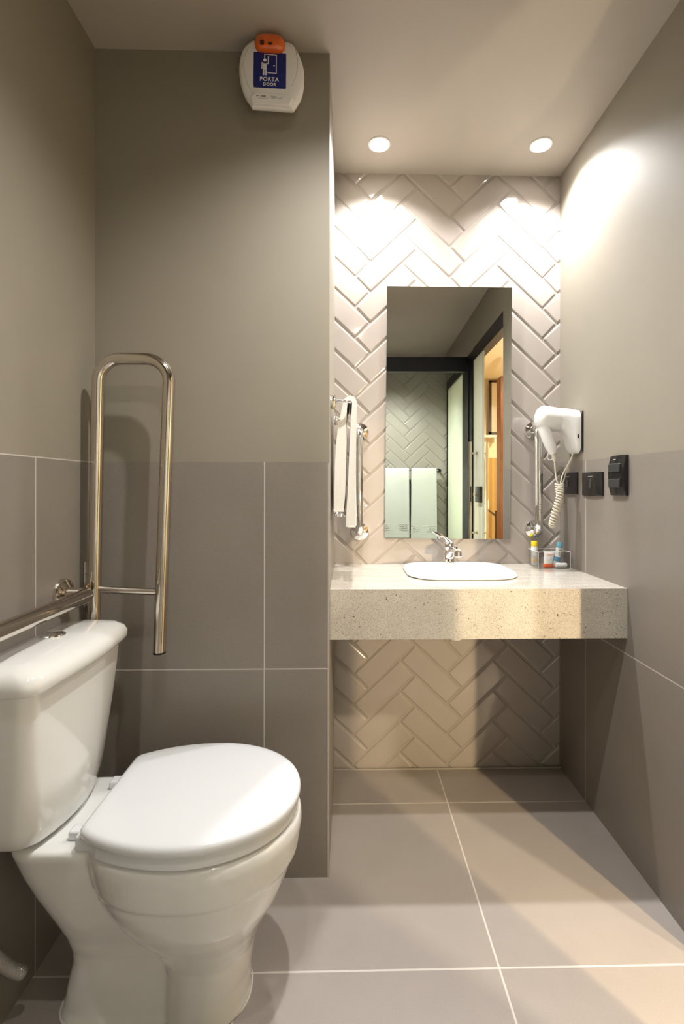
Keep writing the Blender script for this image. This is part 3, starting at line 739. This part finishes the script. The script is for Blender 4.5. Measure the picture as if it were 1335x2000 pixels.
# ------------------------------------------------------------------ folding grab bar and the rail behind the cistern
GY = 1.34
t = thing('folding_grab_bar', 'stainless fold-up grab bar raised upright beside the toilet', 'grab bar', (XL, GY, .80))
bm = nb(); tube(bm, bend_path([(-.690,GY,.74),(-.690,GY,.832),(-.6785,GY,1.485),(-.487,GY,1.485),(-.5145,GY,.688)], [.3,.062,.062], 12), .0165, 28); obj('tube', bm, M_STEEL, t, smooth=True)
bm = nb(); lathe(bm, (-.5145,GY,.688), (.035,0,-1), [(.0165,0),(.0168,.001),(.0165,.005),(.012,.007),(.001,.0072)], 24); obj('end_cap', bm, M_BLACKP, t, smooth=True)
bm = nb(); tube(bm, [(-.680,GY,.858),(-.510,GY,.850)], .0095, 18); obj('cross_bar', bm, M_STEEL, t, smooth=True)
bm = nb(); box(bm, XL, XL+.007, GY+.018, GY+.075, .72, .93); box(bm, XL+.007, -.700, GY+.020, GY+.026, .77, .90); tube(bm, [(-.700, GY-.014, .868), (-.700, GY+.045, .868)], .007, 12); tube(bm, [(-.722, GY+.02, .80), (-.69, GY+.0, .80)], .008, 12)
obj('hinge_bracket', bm, M_STEEL, t, smooth=True, bevel=.0015)
t = thing('rear_grab_rail', 'horizontal stainless rail on the left wall above the toilet cistern', 'grab bar', (XL, 1.30, .86))
bm = nb(); tube(bm, bend_path([(XL, 1.262, .861), (-.664, 1.262, .861), (-.660, .38, .861), (XL, .38, .861)], .020, 8), .0185, 28); obj('tube', bm, M_STEEL, t, smooth=True)
for yy in (1.262, .38):
    bm = nb(); lathe(bm, (XL, yy, .861), (1,0,0), [(.041,0),(.041,.003),(.038,.010),(.028,.014),(.022,.016),(.0185,.017)], 40); obj('flange', bm, M_STEEL, t, smooth=True)

# ------------------------------------------------------------------ toilet
TY = 1.112
t = thing('toilet', 'white close-coupled ceramic toilet with closed lid', 'toilet', (-.42, TY, 0))
def egg(xb, xf, hw, z, k=.52, nb_=2.6, nf=2.05, n=64, yoff=0):
    """plan section: front half a fuller ellipse, back half squarer; widest point at fraction k from the back"""
    xc = xb+(xf-xb)*k; out = []
    for i in range(n):
        a = 2*PI*i/n; c, s = math.cos(a), math.sin(a)
        e = nf if c > 0 else nb_; A = (xf-xc) if c > 0 else (xc-xb)
        out.append((xc + A*math.copysign(abs(c)**(2/e), c), TY+yoff + hw*math.copysign(abs(s)**(2/e), s), z))
    return out
bm = nb()
rings(bm, [egg(*a) for a in (
    (-.403,-.219,.100,0),(-.403,-.221,.098,.02),(-.400,-.220,.098,.06),(-.398,-.214,.100,.10),(-.402,-.210,.104,.130),(-.418,-.201,.114,.155),
    (-.440,-.187,.127,.185),(-.475,-.168,.143,.215),(-.500,-.151,.156,.245),(-.520,-.138,.166,.275),(-.532,-.128,.174,.302),(-.536,-.122,.178,.320),(-.542,-.114,.183,.328),(-.550,-.109,.187,.360),(-.555,-.106,.189,.385),(-.555,-.108,.188,.400),(-.550,-.114,.183,.409))], True)
rings(bm, [egg(*a, .5, 4, 3) for a in (
    (-.625,-.33,.080,0),(-.618,-.33,.074,.02),(-.612,-.33,.070,.06),(-.600,-.34,.068,.11),(-.602,-.34,.068,.135),(-.615,-.35,.072,.17),(-.638,-.36,.086,.22),
    (-.668,-.38,.102,.28),(-.686,-.42,.115,.33),(-.694,-.45,.124,.365),(-.700,-.46,.132,.392),(-.700,-.46,.132,.403),(-.695,-.46,.127,.409))], True)
bo = obj('bowl', bm, M_CERAM, t)
md = bo.modifiers.new('remesh', 'REMESH'); md.mode = 'VOXEL'; md.voxel_size = .0038; md.use_smooth_shade = True
md = bo.modifiers.new('smooth', 'SMOOTH'); md.factor = .6; md.iterations = 6
# foot collar
bm = nb(); rings(bm, [egg(-.630,-.2175,.098,z, .55, 3.2, 2.6) for z in (0, .002)], True); obj('floor_sealant', bm, mat('silicone_sealant', (.70,.68,.64), .4), t)
def seatplan(s_, z, xh=-.535, back=0):
    out = []; xc = -.335
    for i in range(72):
        a = 2*PI*i/72; c, s = math.cos(a), math.sin(a)
        A = .226 if c > 0 else .275
        x = xc + A*c*s_; y = .193*math.copysign(abs(s)**.97, s)*s_
        out.append((max(x, xh+(1-s_)*.2), TY+y, z))
    return out
bm = nb(); rings(bm, [seatplan(.95,.413,-.510), seatplan(.975,.415,-.515), seatplan(.978,.432,-.515), seatplan(.965,.436,-.512)], True); obj('seat_ring', bm, M_SEAT, t, smooth=True, angle=50)
bm = nb(); rings(bm, [seatplan(.97,.438), seatplan(.995,.440), seatplan(1.0,.446), seatplan(.998,.452), seatplan(.985,.4575), seatplan(.95,.4605), seatplan(.85,.4625), seatplan(.5,.4645), seatplan(.1,.465)], True); obj('lid', bm, M_SEAT, t, smooth=True, angle=60)
for s in (-1, 1):
    bm = nb(); box(bm, -.545, -.500, TY+s*.118-.012, TY+s*.118+.012, .409, .440); obj('lid_ear', bm, M_SEAT, t, bevel=.005, seg=3)
for s in (-1, 1):
    bm = nb(); box(bm, -.575, -.533, TY+s*.085-.014, TY+s*.085+.014, .409, .428); obj('hinge', bm, M_SEAT, t, bevel=.004, seg=3)
# cistern
def tank(xb, xf, hw, bul, z, r=.030):
    pts = []
    for u, v in rrect(1, 1, .5, 1): pass
    D = xf-xb; base = rrect(D, 2*hw, min(r, D/2-.002), 8)
    out = []
    # densify and bulge the front
    P = [Vector((a, b_)) for a, b_ in base]; Q = []
    for i, p in enumerate(P):
        q = P[(i+1)%len(P)]; m_ = 8 if i % 9 == 8 else 1
        for k in range(m_): Q.append(p.lerp(q, k/m_))
    for p in Q:
        f = (p.x+D/2)/D
        out.append(((xb+xf)/2+p.x + bul*max(0, f)**1.5*(1-(p.y/hw)**2), TYT+p.y, z))
    return out
TYT = 1.105
bm = nb(); rings(bm, [tank(-.722,-.655,.105,.030,.410), tank(-.724,-.640,.125,.034,.414), tank(-.725,-.630,.138,.034,.425), tank(-.725,-.622,.150,.032,.46), tank(-.725,-.612,.162,.028,.54), tank(-.725,-.603,.174,.022,.62), tank(-.725,-.596,.184,.018,.70), tank(-.725,-.593,.187,.016,.744)], True)
obj('cistern', bm, M_CERAM, t, smooth=True, angle=60)
bm = nb(); rings(bm, [tank(-.727,-.590,.189,.016,.744), tank(-.728,-.581,.198,.017,.747), tank(-.728,-.578,.200,.018,.753), tank(-.728,-.578,.200,.018,.768), tank(-.726,-.584,.195,.017,.780), tank(-.721,-.598,.182,.014,.790), tank(-.714,-.618,.155,.010,.7965), tank(-.70,-.64,.10,.005,.800)], True)
obj('cistern_lid', bm, M_CERAM, t, smooth=True, angle=60)
bm = nb(); lathe(bm, (-.668, 1.118, .7992), (0,0,1), [(.026,0),(.026,.003),(.023,.0055),(.0215,.0045),(.018,.0058),(.001,.0062)], 40); obj('flush_button', bm, M_CHROME, t, smooth=True)
# braided hose
t = thing('braided_hose', 'braided steel water hose curling out beside the left wall near the floor', 'hose', (-.68, 1.02, .10))
bm = nb(); hp = catmull([(-.712,.93,.36),(-.712,.96,.27),(-.712,.99,.205),(-.708,1.012,.165),(-.700,1.03,.132),(-.688,1.042,.113)], 10)
tube(bm, hp, .0125, 18); tube(bm, [hp[-1], hp[-1]+(hp[-1]-hp[-2]).normalized()*.006], [.0125,.0105], 18)
mh = mat('braided_steel', (.62,.60,.58), .3, .9); n, l, b = nt(mh); co = objco(n)
vv = n.new('ShaderNodeTexVoronoi'); vv.inputs['Scale'].default_value = 520; l.new(co, vv.inputs['Vector']); bump(n, l, b, vv.outputs[0], .8, .002)
obj('hose_tube', bm, mh, t, smooth=True)

# ------------------------------------------------------------------ things on the opposite wall, seen in the mirror
t = thing('shower_towel_bar', 'black-ended metal towel bar on the herringbone wall seen in the mirror', 'towel rail', (.5, YO, 1.29))
bm = nb(); tube(bm, [(.12,-.66,1.290),(.79,-.66,1.290)], .007, 14); obj('bar', bm, M_CHROME, t, smooth=True)
for xx in (.13, .785):
    bm = nb(); lathe(bm, (xx, YO, 1.29), (0,1,0), [(.019,0),(.019,.008),(.010,.010),(.010,.070),(.014,.074),(.014,.084),(.001,.085)], 20); obj('bar_end', bm, M_BLACKP, t, smooth=True)
def bath_towel(x0, x1, zb, label):
    t = thing('bath_towel', label, 'towel', ((x0+x1)/2, -.66, zb), 'white bath towels on the shower bar')
    prof = [(-.640,zb),(-.638,zb+.2),(-.640,1.20),(-.6455,1.285),(-.648,1.298),(-.660,1.3045),(-.672,1.298),(-.6745,1.285),(-.680,1.20),(-.684,zb+.08),(-.690,zb+.04)]
    ol = strip(prof, .012); bm = nb(); rr = []
    for j in range(17):
        f = j/16; x = x0+(x1-x0)*f; tap = .006*math.sin(f*PI)
        rr.append([(x+.010*(f-.5)*(1.3-z)*1.5, y+.003*math.sin(f*8+z*6), z) for y, z in ol])
    rings(bm, rr, True); obj('towel_cloth', bm, M_TOWEL, t, smooth=True)
    bm = nb()
    for ph in (0, PI):
        tube(bm, [(x0+.012+(x1-x0-.024)*k/60, -.6325, zb+.10+.012*math.sin(2*PI*4*k/60+ph)) for k in range(61)], .0022, 6)
    for dz in (.075, .125): tube(bm, [(x0+.006, -.6325, zb+dz), (x1-.006, -.6325, zb+dz)], .0014, 6)
    obj('embroidered_border', bm, M_TOWEL, t, smooth=True)
bath_towel(.262, .495, .660, 'white folded bath towel seen in the mirror, the one nearer its left edge')
bath_towel(.520, .752, .648, 'white folded bath towel seen in the mirror, the one beside the glass partition')

# ------------------------------------------------------------------ bedroom things, seen in the mirror through the open door
bm = nb(); box(bm, 1.465, 1.515, -1.20, -1.05, 0, 2.26); tag(obj('wooden_post', bm, M_WOOD, bevel=.003), 'tall reddish brown wooden post in the bedroom, seen at the mirror edge', 'post')
t = thing('wardrobe', 'pale panelled wardrobe in the bedroom corner beside the dark framed panel, seen in the mirror', 'wardrobe', (1.4, BY, 0))
bm = nb(); box(bm, 1.05, 1.65, BY+.001, BY+.03, 0, 2.44); obj('body', bm, M_WHITEW, t, bevel=.003)
for x0 in (1.07, 1.36):
    bm = nb(); box(bm, x0, x0+.27, BY+.031, BY+.045, 1.82, 2.40); obj('door', bm, M_CREAM, t, bevel=.004)
t = thing('framed_mirror', 'dark-framed glass panel on the bedroom wall, seen in the mirror', 'mirror', (1.88, -2.25, 1.8))
bm = nb(); 
for (x0,x1,z0,z1) in ((1.662,1.690,1.80,2.475),(2.07,2.10,1.80,2.475),(1.662,2.10,2.45,2.475),(1.662,2.10,1.80,1.825)): box(bm, x0, x1, -2.27, -2.235, z0, z1)
obj('frame', bm, M_DARKW, t); bm = nb(); box(bm, 1.688, 2.072, -2.262, -2.25, 1.822, 2.452); obj('glass_pane', bm, M_LENS_W, t)
t = thing('wall_shelf', 'white bracketed shelf below the framed panel on the bedroom wall, seen in the mirror', 'shelf', (1.7, BY, 1.6))
bm = nb(); box(bm, 1.50, 1.745, BY, BY+.16, 1.755, 1.785); obj('board', bm, M_WHITEW, t, bevel=.002)
bm = nb(); box(bm, 1.72, 1.735, BY, BY+.14, 1.70, 1.755); obj('bracket', bm, M_WHITEW, t)
t = thing('curtain', 'ochre floor-length curtain in the bedroom, seen in the mirror', 'curtain', (1.8, BY+.06, 0))
bm = nb(); rr = []
pts = [(1.62+.004*k*3.2, BY+.05+.022*math.sin(k*1.1)) for k in range(24)]
ol = pts + [(x, y-.008) for x, y in pts[::-1]]
rings(bm, [[(x, y, z) for x, y in ol] for z in (.02, 1.50)], True); obj('curtain_cloth', bm, M_CURTAIN, t, smooth=True)
t = thing('bedroom_chair', 'dark-framed chair with ochre seat in the bedroom, seen in the mirror', 'chair', (1.40, -1.90, 0))
cx0, cy0 = 1.40, -1.90
for dx in (-.20, .20):
    for dy in (-.2, .2):
        bm = nb(); tube(bm, [(cx0+dx, cy0+dy, 0), (cx0+dx, cy0+dy, .86 if dy < 0 or dx > 0 else .45)], .012, 10); obj('leg', bm, M_DARKW, t, smooth=True)
bm = nb(); box(bm, cx0-.21, cx0+.21, cy0-.21, cy0+.21, .43, .455); obj('seat_frame', bm, M_DARKW, t)
bm = nb(); box(bm, cx0-.20, cx0+.20, cy0-.20, cy0+.20, .456, .52); obj('seat', bm, M_CURTAIN, t, bevel=.015)
bm = nb(); box(bm, cx0-.20, cx0+.20, cy0-.215, cy0-.185, .58, .92); obj('backrest', bm, M_CURTAIN, t, bevel=.01)
bm = nb(); tube(bm, [(cx0+.20, cy0-.2, .86), (cx0+.20, cy0+.2, .80)], .012, 10); obj('armrest', bm, M_DARKW, t, smooth=True)
# table lamp giving the low warm light
lx, ly = 1.45, -.20
t = thing('table_lamp', 'warm bedside table lamp on a small cabinet in the bedroom', 'lamp', (lx, ly, .80))
bm = nb(); lathe(bm, (lx, ly, .80), (0,0,1), [(.05,0),(.05,.012),(.012,.02),(.010,.14)], 24); obj('base', bm, M_BLACKP, t, smooth=True)
bm = nb(); lathe(bm, (lx, ly, .94), (0,0,1), [(.02,0),(.035,.015),(.04,.04),(.028,.07),(.001,.08)], 24); obj('globe', bm, M_BULBW, t, smooth=True)
g = lamp('table_lamp_glow', (lx-.050, ly+.02, .99), P_TABLE, COL_TABLE, 'SPOT', .016, 52, .35, target=(.28, 1.9, .36)); g.parent = t; g.matrix_parent_inverse = PINV[t.name]
g = lamp('frost_panel_fill', (lx-.045, ly+.045, .99), 11, (1, .86, .62), 'POINT', .03); g.parent = bpy.data.objects['table_lamp']; g.matrix_parent_inverse = PINV['table_lamp']  # extra fill light added at the globe to brighten the frosted panels
t = thing('bedside_cabinet', 'narrow white cabinet carrying the bedroom lamp', 'cabinet', (lx, ly, 0))
bm = nb(); box(bm, lx-.13, lx+.15, ly-.15, ly+.13, .03, .799); obj('body', bm, M_WHITEW, t, bevel=.004)
bm = nb(); box(bm, lx-.143, lx-.131, ly-.14, ly+.12, .50, .78); obj('drawer', bm, M_WHITEW, t, bevel=.002)
